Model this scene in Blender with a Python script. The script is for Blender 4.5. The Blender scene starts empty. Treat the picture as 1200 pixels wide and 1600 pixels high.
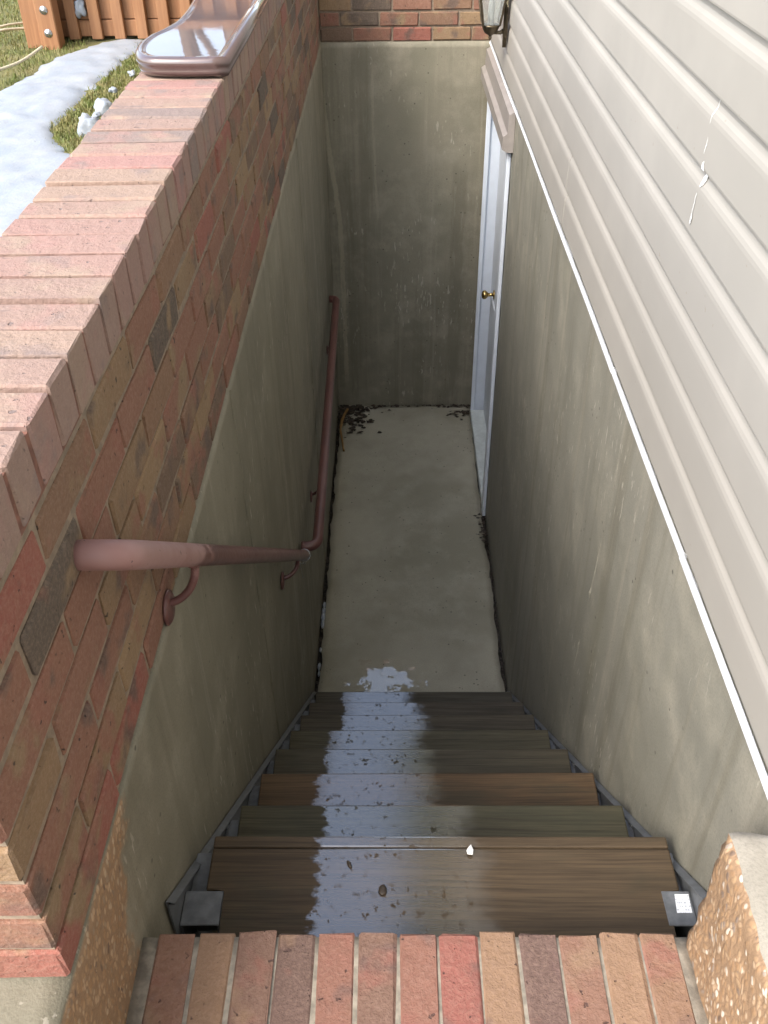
import bpy, bmesh, math, random
from mathutils import Vector, Matrix, noise
R = math.radians
random.seed(7)
scene = bpy.context.scene
COL = scene.collection

# ------------------------------------------------------------------ camera
cam_d = bpy.data.cameras.new('camera')
cam = bpy.data.objects.new('camera', cam_d)
COL.objects.link(cam)
scene.camera = cam
cam_d.sensor_fit = 'VERTICAL'
cam_d.sensor_height = 36.0
cam_d.lens = 36.0 * 1453.3 / 1600.0
cam_d.clip_start = 0.02
cam_d.clip_end = 500
PI_, YA, RO = 0.6681, 0.0151, -0.0140
xd = Vector((math.cos(YA), math.sin(YA), 0)); yd = Vector((-math.sin(YA), math.cos(YA), 0)); zd = Vector((0, 0, 1))
fw = math.cos(PI_) * yd - math.sin(PI_) * zd
up = math.sin(PI_) * yd + math.cos(PI_) * zd
rv = math.cos(RO) * xd + math.sin(RO) * up
uv = -math.sin(RO) * xd + math.cos(RO) * up
cam.matrix_world = Matrix(((rv.x, uv.x, -fw.x, 0.0048), (rv.y, uv.y, -fw.y, -0.7833), (rv.z, uv.z, -fw.z, 1.5121), (0, 0, 0, 1)))

# ------------------------------------------------------------------ sky, sun, exposure
SUN_EL, SUN_AZ = R(46), R(-138)          # azimuth from +Y, negative = left
world = bpy.data.worlds.new('World')
scene.world = world
world.use_nodes = True
wn = world.node_tree.nodes
sky = wn.new('ShaderNodeTexSky')
sky.sky_type = 'NISHITA'
sky.sun_disc = False
sky.sun_elevation = SUN_EL
sky.sun_rotation = SUN_AZ
sky.air_density = 1.0
sky.dust_density = 3.0
sky.ozone_density = 1.0
bgn = wn['Background']
bgn.inputs['Strength'].default_value = 0.15
hs = wn.new('ShaderNodeHueSaturation')          # thin white cloud veil
hs.inputs['Saturation'].default_value = 0.72
world.node_tree.links.new(sky.outputs[0], hs.inputs['Color'])
world.node_tree.links.new(hs.outputs[0], bgn.inputs[0])
sun_d = bpy.data.lights.new('sun', 'SUN')
sun_d.energy = 0.6
sun_d.angle = R(20)
sun_d.color = (1.0, 0.93, 0.82)
sun = bpy.data.objects.new('sun', sun_d)
COL.objects.link(sun)
sdir = Vector((math.sin(SUN_AZ) * math.cos(SUN_EL), math.cos(SUN_AZ) * math.cos(SUN_EL), math.sin(SUN_EL)))
sun.rotation_euler = sdir.to_track_quat('Z', 'Y').to_euler()
scene.view_settings.view_transform = 'Standard'
scene.view_settings.look = 'None'
scene.view_settings.gamma = 1.0
scene.view_settings.exposure = 2.0
scene.cycles.max_bounces = 7
scene.cycles.diffuse_bounces = 5

# ------------------------------------------------------------------ dimensions (metres)
XL, XR = -0.419, 0.585            # stairwell side faces
YB = 5.22                         # back wall face
ZF = -2.20                        # floor
ZB = 0.294                        # underside of the brickwork
ZC = 0.929                        # top of brick cap
XO = -0.6455                      # outer side of left wall
YN = -0.216                       # near end of left brick wall
ZG = 0.33                         # lawn level

# ------------------------------------------------------------------ helpers
def tag(o, label=None, cat=None, group=None, kind=None):
    if label: o['label'] = label
    if cat: o['category'] = cat
    if group: o['group'] = group
    if kind: o['kind'] = kind
    return o

def empty(name, loc=(0, 0, 0), label=None, cat=None, group=None):
    o = bpy.data.objects.new(name, None)
    o.empty_display_size = 0.1
    o.location = loc
    COL.objects.link(o)
    return tag(o, label, cat, group)

def link(name, me, mat=None, parent=None):
    o = bpy.data.objects.new(name, me)
    if mat is not None and not me.materials:
        for m in (mat if isinstance(mat, (list, tuple)) else [mat]):
            me.materials.append(m)
    COL.objects.link(o)
    if parent is not None:
        o.parent = parent
        # everything is modelled in world space; keep it there
        inv = Matrix.Translation(-wloc(parent))
        o.matrix_parent_inverse = Matrix.Identity(4)
        o.location = inv @ Vector((0, 0, 0))
    return o

def wloc(p):
    l = Vector(p.location)
    while p.parent:
        p = p.parent
        l += Vector(p.location)
    return l

def place(o, loc, rot=None, parent=None):
    """place an object with its own local mesh at a world position"""
    o.location = Vector(loc) - (wloc(parent) if parent else Vector((0, 0, 0)))
    if rot: o.rotation_euler = rot
    return o

def bm_done(bm, name, mat, parent=None, smooth=False):
    me = bpy.data.meshes.new(name)
    bm.normal_update()
    bm.to_mesh(me)
    bm.free()
    if smooth:
        for p in me.polygons: p.use_smooth = True
    return link(name, me, mat, parent)

def box(bm, x0, x1, y0, y1, z0, z1, bev=0.0, mi=0):
    r = bmesh.ops.create_cube(bm, size=1.0)
    vs = r['verts']
    for v in vs:
        v.co = Vector((x0 + (v.co.x + .5) * (x1 - x0), y0 + (v.co.y + .5) * (y1 - y0), z0 + (v.co.z + .5) * (z1 - z0)))
    es = list({e for v in vs for e in v.link_edges})
    for f in {f for v in vs for f in v.link_faces}: f.material_index = mi
    if bev > 0:
        bmesh.ops.bevel(bm, geom=es, offset=bev, segments=1, affect='EDGES', profile=0.5)
    return vs

def tube(bm, pts, radii, seg=12, cap=True):
    pts = [Vector(p) for p in pts]
    n = len(pts)
    if not isinstance(radii, (list, tuple)): radii = [radii] * n
    rings = []
    ref = None
    for i, p in enumerate(pts):
        t = (pts[min(i + 1, n - 1)] - pts[max(i - 1, 0)]).normalized()
        if ref is None:
            ref = t.orthogonal().normalized()
        ref = (ref - t * ref.dot(t)).normalized()
        b = t.cross(ref)
        rings.append([bm.verts.new(p + (ref * math.cos(a) + b * math.sin(a)) * radii[i]) for a in [2 * math.pi * k / seg for k in range(seg)]])
    for i in range(n - 1):
        for k in range(seg):
            bm.faces.new((rings[i][k], rings[i][(k + 1) % seg], rings[i + 1][(k + 1) % seg], rings[i + 1][k]))
    if cap:
        bm.faces.new(list(reversed(rings[0])))
        bm.faces.new(rings[-1])

def lathe(bm, prof, origin, axis, seg=16, yscale=1.0, flat=None):
    """prof: list of (distance along axis, radius)"""
    axis = Vector(axis).normalized()
    a = axis.orthogonal().normalized() if flat is None else Vector(flat)
    b = axis.cross(a)
    rings = []
    for d, r in prof:
        c = Vector(origin) + axis * d
        rings.append([bm.verts.new(c + (a * math.cos(t) * r + b * math.sin(t) * r * yscale)) for t in [2 * math.pi * k / seg for k in range(seg)]])
    for i in range(len(rings) - 1):
        for k in range(seg):
            bm.faces.new((rings[i][k], rings[i][(k + 1) % seg], rings[i + 1][(k + 1) % seg], rings[i + 1][k]))
    bm.faces.new(list(reversed(rings[0])))
    bm.faces.new(rings[-1])

def prism(bm, outline, z0, z1, bev=0.0):
    lo = [bm.verts.new((x, y, z0)) for x, y in outline]
    hi = [bm.verts.new((x, y, z1)) for x, y in outline]
    n = len(outline)
    fs = [bm.faces.new(list(reversed(lo))), bm.faces.new(hi)]
    for i in range(n):
        fs.append(bm.faces.new((lo[i], lo[(i + 1) % n], hi[(i + 1) % n], hi[i])))
    if bev > 0:
        es = list({e for f in fs for e in f.edges})
        bmesh.ops.bevel(bm, geom=es, offset=bev, segments=2, affect='EDGES', profile=0.5)

def rough_box(bm, x0, x1, y0, y1, z0, z1, step, amp, freq=9.0, seed=0.0, mi_top=None, rnd=0.0):
    """a box cut into a grid whose skin is pushed about by noise (cast concrete)"""
    b = bmesh.new()
    nx, ny, nz = [max(1, int(round((q1 - q0) / step))) for q0, q1 in ((x0, x1), (y0, y1), (z0, z1))]
    V = {}
    def vert(i, j, k):
        key = (i, j, k)
        if key not in V:
            p = Vector((x0 + (x1 - x0) * i / nx, y0 + (y1 - y0) * j / ny, z0 + (z1 - z0) * k / nz))
            c = Vector((1 if i in (0, nx) else 0, 1 if j in (0, ny) else 0, 1 if k in (0, nz) else 0))
            q = p * freq + Vector((seed, seed * 1.7, -seed))
            d = Vector((noise.noise(q), noise.noise(q + Vector((31, 7, 3))), noise.noise(q + Vector((5, 17, 51)))))
            d += 0.5 * Vector((noise.noise(q * 3), noise.noise(q * 3 + Vector((31, 7, 3))), noise.noise(q * 3 + Vector((5, 17, 51)))))
            p = p + d * amp
            if rnd > 0 and c.x + c.y + c.z > 1:
                ctr = Vector(((x0 + x1) / 2, (y0 + y1) / 2, (z0 + z1) / 2))
                s = Vector((math.copysign(c.x, ctr.x - p.x), math.copysign(c.y, ctr.y - p.y), math.copysign(c.z, ctr.z - p.z)))
                p += s * rnd * (0.6 + 0.8 * abs(noise.noise(q * 2.3)))
            V[key] = b.verts.new(p)
        return V[key]
    def quad(a, bb, c, d, m=0):
        f = b.faces.new((vert(*a), vert(*bb), vert(*c), vert(*d)))
        f.material_index = m
        f.smooth = True
    for i in range(nx):
        for j in range(ny):
            quad((i, j, 0), (i, j + 1, 0), (i + 1, j + 1, 0), (i + 1, j, 0))
            quad((i, j, nz), (i + 1, j, nz), (i + 1, j + 1, nz), (i, j + 1, nz), mi_top or 0)
    for i in range(nx):
        for k in range(nz):
            quad((i, 0, k), (i + 1, 0, k), (i + 1, 0, k + 1), (i, 0, k + 1))
            quad((i, ny, k), (i, ny, k + 1), (i + 1, ny, k + 1), (i + 1, ny, k))
    for j in range(ny):
        for k in range(nz):
            quad((0, j, k), (0, j, k + 1), (0, j + 1, k + 1), (0, j + 1, k))
            quad((nx, j, k), (nx, j + 1, k), (nx, j + 1, k + 1), (nx, j, k + 1))
    tmp = bpy.data.meshes.new('tmp')
    b.to_mesh(tmp); b.free()
    bm.from_mesh(tmp)
    bpy.data.meshes.remove(tmp)

# ------------------------------------------------------------------ materials
class NT:
    def __init__(s, name):
        s.m = bpy.data.materials.new(name)
        s.m.use_nodes = True
        s.t = s.m.node_tree
        s.b = s.t.nodes['Principled BSDF']
        s.out = s.t.nodes['Material Output']
    def n(s, typ, **kw):
        nd = s.t.nodes.new(typ)
        for k, v in kw.items():
            if k.startswith('i_'):
                nd.inputs[k[2:].replace('_', ' ')].default_value = v
            else:
                setattr(nd, k, v)
        return nd
    def l(s, a, b): s.t.links.new(a, b)
    def set(s, inp, val):
        if hasattr(val, 'is_output'): s.l(val, s.b.inputs[inp])
        else: s.b.inputs[inp].default_value = val
    def pos(s):
        return s.n('ShaderNodeNewGeometry').outputs['Position']
    def objco(s):
        return s.n('ShaderNodeTexCoord').outputs['Object']
    def rnd(s):
        return s.n('ShaderNodeObjectInfo').outputs['Random']
    def mapv(s, v, scale=(1, 1, 1), loc=(0, 0, 0)):
        nd = s.n('ShaderNodeMapping')
        s.l(v, nd.inputs['Vector'])
        nd.inputs['Scale'].default_value = scale
        nd.inputs['Location'].default_value = loc
        return nd.outputs[0]
    def noise(s, v, scale, detail=4, rough=0.6, col=False, dist=0.0):
        nd = s.n('ShaderNodeTexNoise')
        s.l(v, nd.inputs['Vector'])
        nd.inputs['Scale'].default_value = scale
        nd.inputs['Detail'].default_value = detail
        nd.inputs['Roughness'].default_value = rough
        nd.inputs['Distortion'].default_value = dist
        return nd.outputs['Color' if col else 'Fac']
    def voro(s, v, scale, feature='F1', out='Distance', rnd=1.0):
        nd = s.n('ShaderNodeTexVoronoi', feature=feature)
        s.l(v, nd.inputs['Vector'])
        nd.inputs['Scale'].default_value = scale
        nd.inputs['Randomness'].default_value = rnd
        return nd.outputs[out]
    def ramp(s, fac, stops, interp='LINEAR'):
        nd = s.n('ShaderNodeValToRGB')
        nd.color_ramp.interpolation = interp
        e = nd.color_ramp.elements
        while len(e) < len(stops): e.new(0.5)
        for el, (p, c) in zip(e, stops):
            el.position = p
            el.color = (c, c, c, 1) if isinstance(c, (int, float)) else (*c, 1)
        s.l(fac, nd.inputs[0])
        return nd.outputs[0]
    def mix(s, fac, a, b, mode='MIX'):
        nd = s.n('ShaderNodeMix', data_type='RGBA', blend_type=mode)
        for inp, val in ((nd.inputs[0], fac), (nd.inputs[6], a), (nd.inputs[7], b)):
            if hasattr(val, 'is_output'): s.l(val, inp)
            elif isinstance(val, (int, float)): inp.default_value = val if inp == nd.inputs[0] else (val, val, val, 1)
            else: inp.default_value = (*val, 1)
        return nd.outputs[2]
    def math(s, op, a, b=None, clamp=False):
        nd = s.n('ShaderNodeMath', operation=op, use_clamp=clamp)
        for i, val in enumerate((a, b)):
            if val is None: continue
            if hasattr(val, 'is_output'): s.l(val, nd.inputs[i])
            else: nd.inputs[i].default_value = val
        return nd.outputs[0]
    def sep(s, v):
        nd = s.n('ShaderNodeSeparateXYZ')
        s.l(v, nd.inputs[0])
        return nd.outputs
    def step(s, v, lo, hi):
        nd = s.n('ShaderNodeMapRange', interpolation_type='SMOOTHSTEP')
        s.l(v, nd.inputs[0])
        nd.inputs[1].default_value = lo; nd.inputs[2].default_value = hi
        return nd.outputs[0]
    def addv(s, a, b):
        nd = s.n('ShaderNodeVectorMath', operation='ADD')
        s.l(a, nd.inputs[0]); s.l(b, nd.inputs[1])
        return nd.outputs[0]
    def bump(s, h, strength=0.4, dist=0.01, prev=None):
        nd = s.n('ShaderNodeBump')
        nd.inputs['Strength'].default_value = strength
        nd.inputs['Distance'].default_value = dist
        s.l(h, nd.inputs['Height'])
        if prev is not None: s.l(prev, nd.inputs['Normal'])
        return nd.outputs[0]

def plain(name, col, rough=0.5, metal=0.0, spec=None, var=0.15, scale=20, bump=0.1):
    t = NT(name)
    p = t.pos()
    n1 = t.noise(p, scale, 5)
    c = t.mix(t.step(n1, 0.3, 0.75), tuple(x * (1 - var) for x in col), tuple(min(1, x * (1 + var)) for x in col))
    t.set('Base Color', c)
    t.set('Roughness', t.math('ADD', t.math('MULTIPLY', t.math('SUBTRACT', n1, 0.5), 0.3), rough, True))
    t.set('Metallic', metal)
    if bump: t.set('Normal', t.bump(n1, bump, 0.004))
    return t.m

def brick_mat(name, pale=0.0, tint=None):
    t = NT(name)
    r = t.rnd()
    oc = t.objco()
    cmb = t.n('ShaderNodeCombineXYZ')
    for i, k in enumerate((37.0, 91.0, 53.0)):
        t.l(t.math('MULTIPLY', r, k), cmb.inputs[i])
    p = t.addv(oc, cmb.outputs[0])
    base = t.ramp(r, [(0.0, (.205, .098, .064)), (0.14, (.180, .104, .064)), (0.27, (.205, .132, .072)), (0.38, (.135, .088, .058)),
                      (0.50, (.205, .100, .066)), (0.64, (.085, .066, .050)), (0.76, (.195, .112, .066)), (0.84, (.235, .082, .060)), (0.94, (.235, .158, .086))], 'CONSTANT')
    f1 = t.noise(p, 7.0, 3, 0.55)
    c = t.mix(t.step(f1, 0.55, 0.66), base, (.215, .148, .084))         # buff flashing
    f2 = t.noise(t.mapv(p, loc=(9, 3, 1)), 9.0, 3, 0.55)
    c = t.mix(t.math('MULTIPLY', t.step(f2, 0.56, 0.68), 0.8), c, (.085, .062, .052))       # dark flashing
    f3 = t.noise(t.mapv(p, loc=(-4, 13, 7)), 8.0, 3, 0.6)
    c = t.mix(t.math('MULTIPLY', t.step(f3, 0.55, 0.66), 0.7), c, (.225, .092, .064))       # red flashing
    fine = t.noise(p, 160.0, 3, 0.7)
    c = t.mix(t.math('MULTIPLY', t.step(fine, 0.35, 0.8), 0.5), c, t.mix(0.5, c, (.42, .31, .24)), 'MIX')
    pit = t.noise(p, 75.0, 2, 0.5)
    pm = t.step(pit, 0.69, 0.74)
    c = t.mix(t.math('MULTIPLY', pm, 0.8), c, (.03, .025, .02))
    crk = t.noise(t.mapv(p, scale=(1, 1, 1)), 14.0, 5, 0.7, dist=1.5)
    cm = t.math('SUBTRACT', 1.0, t.step(t.math('ABSOLUTE', t.math('SUBTRACT', crk, 0.5)), 0.0, 0.018))
    cm = t.math('MULTIPLY', cm, t.step(f1, 0.4, 0.6))
    c = t.mix(t.math('MULTIPLY', cm, 0.16), c, (.07, .05, .04))
    if tint: c = t.mix(0.25, c, tint)
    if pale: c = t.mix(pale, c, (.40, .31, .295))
    t.set('Base Color', c)
    t.set('Roughness', 0.88)
    h = t.math('SUBTRACT', t.math('ADD', t.math('MULTIPLY', fine, 0.35), t.math('MULTIPLY', t.noise(p, 34, 4), 0.9)), t.math('MULTIPLY', pm, 0.5))
    t.set('Normal', t.bump(h, 0.8, 0.007))
    return t.m

def concrete_mat(name, chips=(.66, .58, .48), base=(.255, .236, .175), patch=None, streaks=True, dark=(.18, .168, .122), rough=0.75, pale=(.40, .37, .29), extra=None):
    t = NT(name)
    p = t.pos()
    big = t.noise(p, 1.3, 4, 0.6)
    c = t.mix(t.step(big, 0.32, 0.68), dark, base)
    med = t.noise(p, 6.0, 5, 0.65)
    c = t.mix(t.math('MULTIPLY', t.step(med, 0.45, 0.75), 0.4), c, pale)
    if streaks:
        st = t.noise(t.mapv(p, scale=(11, 11, 0.45)), 1.0, 5, 0.65)
        c = t.mix(t.math('MULTIPLY', t.step(st, 0.50, 0.66), 0.38), c, (.135, .122, .082))
        st2 = t.noise(t.mapv(p, scale=(16, 16, 0.6), loc=(3, 9, 1)), 1.0, 5, 0.6)
        c = t.mix(t.math('MULTIPLY', t.step(st2, 0.55, 0.70), 0.32), c, (.36, .33, .26))
        alg = t.noise(t.mapv(p, scale=(2, 2, 0.9), loc=(7, 2, 5)), 1.0, 3, 0.6)
        c = t.mix(t.math('MULTIPLY', t.step(alg, 0.55, 0.7), 0.3), c, (.185, .182, .13))
        # short lime runs and blow-holes
        fl = t.noise(t.mapv(p, scale=(70, 70, 16)), 1.0, 2, 0.5)
        flm = t.math('MULTIPLY', t.step(fl, 0.64, 0.69), t.step(t.noise(t.mapv(p, loc=(1, 4, 8)), 2.0, 3), 0.45, 0.6))
        c = t.mix(t.math('MULTIPLY', flm, 0.5), c, (.52, .49, .41))
    if extra: c = extra(t, p, c)
    hol = t.voro(p, 26.0)
    hm = t.math('SUBTRACT', 1.0, t.step(hol, 0.09, 0.14))
    hm = t.math('MULTIPLY', hm, t.step(t.noise(p, 5.0, 2), 0.52, 0.6))
    c = t.mix(t.math('MULTIPLY', hm, 0.75), c, (.04, .037, .028))
    grit = t.noise(p, 210.0, 2, 0.6)
    c = t.mix(t.math('MULTIPLY', t.step(grit, 0.4, 0.8), 0.25), c, (.06, .055, .04))
    h = t.math('ADD', t.math('MULTIPLY', grit, 0.3), t.math('MULTIPLY', med, .7))
    h = t.math('SUBTRACT', h, t.math('MULTIPLY', hm, 0.8))
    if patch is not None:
        # area coloured as orange aggregate stones; patch(t, p) gives its mask
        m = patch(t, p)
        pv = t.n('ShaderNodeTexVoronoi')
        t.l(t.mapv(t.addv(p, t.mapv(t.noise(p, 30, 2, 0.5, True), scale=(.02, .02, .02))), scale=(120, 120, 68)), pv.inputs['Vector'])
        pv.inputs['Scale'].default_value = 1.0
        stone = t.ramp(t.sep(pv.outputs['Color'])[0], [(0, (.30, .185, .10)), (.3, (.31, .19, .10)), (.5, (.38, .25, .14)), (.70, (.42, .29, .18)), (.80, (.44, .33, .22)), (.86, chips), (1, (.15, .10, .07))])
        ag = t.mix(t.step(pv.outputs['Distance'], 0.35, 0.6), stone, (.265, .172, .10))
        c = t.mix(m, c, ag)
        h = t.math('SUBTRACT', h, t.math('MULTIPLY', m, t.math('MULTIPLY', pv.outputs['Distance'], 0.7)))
    t.set('Base Color', c)
    t.set('Roughness', t.math('ADD', t.math('MULTIPLY', med, 0.3), rough - 0.2))
    t.set('Normal', t.bump(h, 0.35, 0.008))
    return t.m

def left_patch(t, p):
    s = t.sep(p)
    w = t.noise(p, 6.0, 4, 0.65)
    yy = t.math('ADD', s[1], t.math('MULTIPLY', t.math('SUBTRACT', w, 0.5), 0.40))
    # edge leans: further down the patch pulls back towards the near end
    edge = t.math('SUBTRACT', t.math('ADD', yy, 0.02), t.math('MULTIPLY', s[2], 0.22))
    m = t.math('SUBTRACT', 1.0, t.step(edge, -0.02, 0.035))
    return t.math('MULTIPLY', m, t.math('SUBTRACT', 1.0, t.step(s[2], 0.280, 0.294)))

def back_stains(t, p, c):
    s = t.sep(p)
    w = t.math('MULTIPLY', t.math('SUBTRACT', t.noise(p, 9.0, 4, .65), .5), .035)
    k = t.step(s[2], -.95, .0)
    def run(x0, bend, width, col, fac, zlo, zhi, c):
        d = t.math('ABSOLUTE', t.math('SUBTRACT', t.math('ADD', s[0], w), t.math('SUBTRACT', x0, t.math('MULTIPLY', k, bend))))
        m = t.math('SUBTRACT', 1.0, t.step(d, width * .5, width))
        m = t.math('MULTIPLY', m, t.step(s[2], zlo, zlo + .25)); m = t.math('MULTIPLY', m, t.math('SUBTRACT', 1.0, t.step(s[2], zhi - .2, zhi)))
        m = t.math('MULTIPLY', m, t.step(t.noise(t.mapv(p, scale=(30, 30, 5)), 1.0, 3, .6), .3, .5))
        return t.mix(t.math('MULTIPLY', m, fac), c, col)
    c = run(-.345, .075, .020, (.38, .345, .25), .55, -2.1, .1, c)
    c = run(-.285, .03, .035, (.13, .118, .08), .4, -2.3, -.3, c)
    c = run(-.10, .02, .010, (.36, .33, .25), .4, -.9, .25, c)
    c = run(-.17, .01, .05, (.14, .126, .085), .35, -.6, .4, c)
    c = run(.43, .0, .06, (.125, .112, .078), .45, -2.3, -.35, c)
    return c

def wood_mat(name, wet=True):
    t = NT(name)
    oi = t.n('ShaderNodeObjectInfo')
    r = oi.outputs['Random']
    pw = t.pos()
    cmb = t.n('ShaderNodeCombineXYZ')
    t.l(t.math('MULTIPLY', r, 23.0), cmb.inputs[0]); t.l(t.math('MULTIPLY', r, 41.0), cmb.inputs[1])
    p = t.addv(pw, cmb.outputs[0])
    warp = t.noise(t.mapv(p, scale=(1.2, 5, 5)), 1.0, 2, 0.5)
    gp = t.addv(p, t.mapv(t.noise(t.mapv(p, scale=(2.0, 6, 6)), 1.0, 2, 0.5, True), scale=(0, .025, .01)))
    g1 = t.noise(t.mapv(gp, scale=(1.8, 85, 85)), 1.0, 6, 0.75)
    g2 = t.noise(t.mapv(gp, scale=(5.0, 240, 240)), 1.0, 3, 0.6)
    base = oi.outputs['Color']
    c = t.mix(t.step(g1, 0.32, 0.68), t.mix(0.5, base, (.012, .009, .006)), base)
    c = t.mix(t.math('MULTIPLY', t.step(g2, 0.45, 0.7), 0.5), c, (.025, .017, .009))
    blot = t.noise(t.mapv(p, scale=(3, 9, 9)), 1.0, 4, 0.6)
    c = t.mix(t.math('MULTIPLY', t.step(blot, 0.5, 0.72), 0.5), c, (.035, .036, .022))
    # a few knots
    kv = t.n('ShaderNodeTexVoronoi')
    t.l(t.mapv(p, scale=(2.6, 5.0, 1.0)), kv.inputs['Vector']); kv.inputs['Scale'].default_value = 1.0
    km = t.math('SUBTRACT', 1.0, t.step(kv.outputs['Distance'], 0.05, 0.14))
    km = t.math('MULTIPLY', km, t.step(t.sep(kv.outputs['Color'])[1], 0.55, 0.56))
    rings = t.math('SINE', t.math('MULTIPLY', kv.outputs['Distance'], 190.0))
    c = t.mix(t.math('MULTIPLY', km, t.math('ADD', t.math('MULTIPLY', rings, .25), .6)), c, (.02, .013, .008))
    t.set('Base Color', c)
    h = t.math('ADD', t.math('MULTIPLY', g1, 0.6), t.math('MULTIPLY', g2, 0.4))
    nrm = t.bump(h, 0.35, 0.003)
    t.set('Normal', nrm)
    if wet:
        s = t.sep(pw)
        nx = t.noise(t.mapv(p, scale=(4, 16, 16)), 1.0, 5, 0.7)
        nx2 = t.noise(t.mapv(p, scale=(60, 50, 50), loc=(5, 3, 0)), 1.0, 3, 0.6)
        off = t.math('MULTIPLY', t.math('SUBTRACT', r, 0.5), 0.13)
        xx = t.math('ADD', t.math('ADD', s[0], off), t.math('ADD', t.math('MULTIPLY', t.math('SUBTRACT', nx, 0.5), 0.13), t.math('MULTIPLY', t.math('SUBTRACT', nx2, 0.5), 0.04)))
        film = t.math('MULTIPLY', t.step(xx, -0.210, -0.196), t.math('SUBTRACT', 1.0, t.step(xx, 0.085, 0.16)))
        hole = t.math('SUBTRACT', 1.0, t.math('MULTIPLY', t.step(nx2, 0.58, 0.64), t.step(nx, 0.42, 0.58)))
        film = t.math('MULTIPLY', film, hole)
        t.set('Roughness', 0.62)
        t.set('Specular IOR Level', 0.3)
        t.set('Coat Weight', film)
        t.set('Coat Roughness', t.math('ADD', t.math('MULTIPLY', nx2, .10), .02))
        t.set('Coat IOR', 2.3)
        cn = t.bump(h, 0.10, 0.003)
        t.l(cn, t.b.inputs['Coat Normal'])
    else:
        t.set('Roughness', 0.75)
    return t.m

M = {}
M['brick'] = brick_mat('brick')
M['cap'] = brick_mat('lit_cap_brick', 0.36)  # strong light on the cap painted in as a paler brick colour
M['step'] = brick_mat('step_brick', 0.0, (.20, .085, .078))
M['mortar'] = plain('mortar', (.24, .19, .14), 0.9, var=.25, scale=60, bump=.5)
M['joint'] = plain('joint_mortar', (.25, .225, .18), 0.9, var=.3, scale=50, bump=.5)
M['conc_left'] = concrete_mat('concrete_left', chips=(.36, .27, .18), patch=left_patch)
M['conc'] = concrete_mat('concrete', extra=back_stains)
M['conc_right'] = concrete_mat('concrete_right', base=(.265, .255, .21), dark=(.205, .20, .162))
M['floor'] = concrete_mat('concrete_floor', base=(.40, .378, .295), dark=(.265, .25, .185), streaks=False, pale=(.47, .445, .35))
M['aggregate'] = concrete_mat('exposed_aggregate', streaks=False, patch=lambda t, p: t.step(t.noise(p, 3.0, 3), 0.15, 0.3))
M['conc_top'] = concrete_mat('concrete_top', base=(.36, .33, .27), dark=(.20, .185, .15), streaks=False, pale=(.52, .48, .41))
M['wood'] = wood_mat('tread_wood')
M['steel'] = plain('painted_steel', (.15, .16, .17), 0.42, 0.15, var=.25, scale=30, bump=.15)
M['bolt'] = plain('zinc', (.5, .52, .55), 0.3, 0.9)
M['white'] = plain('white_pvc', (.64, .70, .78), 0.35, var=.05, scale=8, bump=.05)
M['strip'] = plain('white_strip', (.62, .64, .66), 0.4, var=.06, scale=10, bump=.08)
M['door'] = plain('door_paint', (.60, .65, .71), 0.4, var=.06, scale=8, bump=.05)
M['header'] = plain('tan_metal', (.28, .255, .235), 0.45, var=.12, scale=12, bump=.1)
M['brass'] = plain('brass', (.55, .40, .16), 0.25, 1.0, var=.15)
M['bronze'] = plain('antique_bronze', (.13, .105, .07), 0.4, 0.8, var=.25, scale=40)
M['earth'] = plain('earth', (.03, .025, .018), 0.95, var=.5, scale=40, bump=.6)
M['paper'] = plain('paper', (.82, .82, .80), 0.7)

# ------------------------------------------------------------------ bricks
def brick_meshes(L, W, H, n, jit=0.0022, bev=0.004, mat='brick'):
    """n slightly different bricks, centred on their own origin; L along x, W along y, H along z"""
    out = []
    for i in range(n):
        bm = bmesh.new()
        box(bm, -L / 2, L / 2, -W / 2, W / 2, -H / 2, H / 2, bev * random.uniform(0.6, 1.5))
        for v in bm.verts:
            v.co += Vector([random.uniform(-jit, jit) for _ in range(3)])
        me = bpy.data.meshes.new('brick')
        bm.to_mesh(me); bm.free()
        me.materials.append(M[mat])
        out.append(me)
    return out

def put_brick(meshes, loc, parent, rotz=0.0, name='brick', jit=0.0015):
    o = bpy.data.objects.new(name, random.choice(meshes))
    COL.objects.link(o)
    o.parent = parent
    o.location = Vector(loc) + Vector([random.uniform(-jit, jit) for _ in range(3)]) - Vector(parent.location)
    o.rotation_euler = (random.uniform(-.004, .004), random.uniform(-.004, .004), rotz + random.uniform(-.005, .005) + random.choice((0, math.pi)))
    return o

# ================================================================== SETTING
# lawn: one sheet to the horizon with the house and stairwell left out
bm = bmesh.new()
def sheet(bm, x0, x1, y0, y1, z, n=1):
    bmesh_verts = [[bm.verts.new((x0 + (x1 - x0) * i / n, y0 + (y1 - y0) * j / n, z)) for j in range(n + 1)] for i in range(n + 1)]
    for i in range(n):
        for j in range(n):
            bm.faces.new((bmesh_verts[i][j], bmesh_verts[i + 1][j], bmesh_verts[i + 1][j + 1], bmesh_verts[i][j + 1]))
sheet(bm, -150, -0.64, -150, 150, ZG)
sheet(bm, -0.64, 8.0, 5.42, 150, ZG)
sheet(bm, 8.0, 150, -150, 150, ZG)
t = NT('lawn')
p = t.pos()
n1 = t.noise(p, 3.0, 5, 0.65); n2 = t.noise(p, 60.0, 4, 0.7)
c = t.mix(t.step(n1, 0.35, 0.65), (.12, .135, .04), (.20, .175, .07))
c = t.mix(t.math('MULTIPLY', t.step(n2, .45, .7), .6), c, (.075, .095, .022))
t.set('Base Color', c); t.set('Roughness', 0.9); t.set('Normal', t.bump(n2, .8, .02))
M['lawn'] = t.m
tag(bm_done(bm, 'lawn', M['lawn']), kind='structure')

bm = bmesh.new()
sheet(bm, -0.64, 8.0, -150, -0.205, -0.006)
tag(bm_done(bm, 'patio', M['conc_top']), kind='structure')

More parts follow.
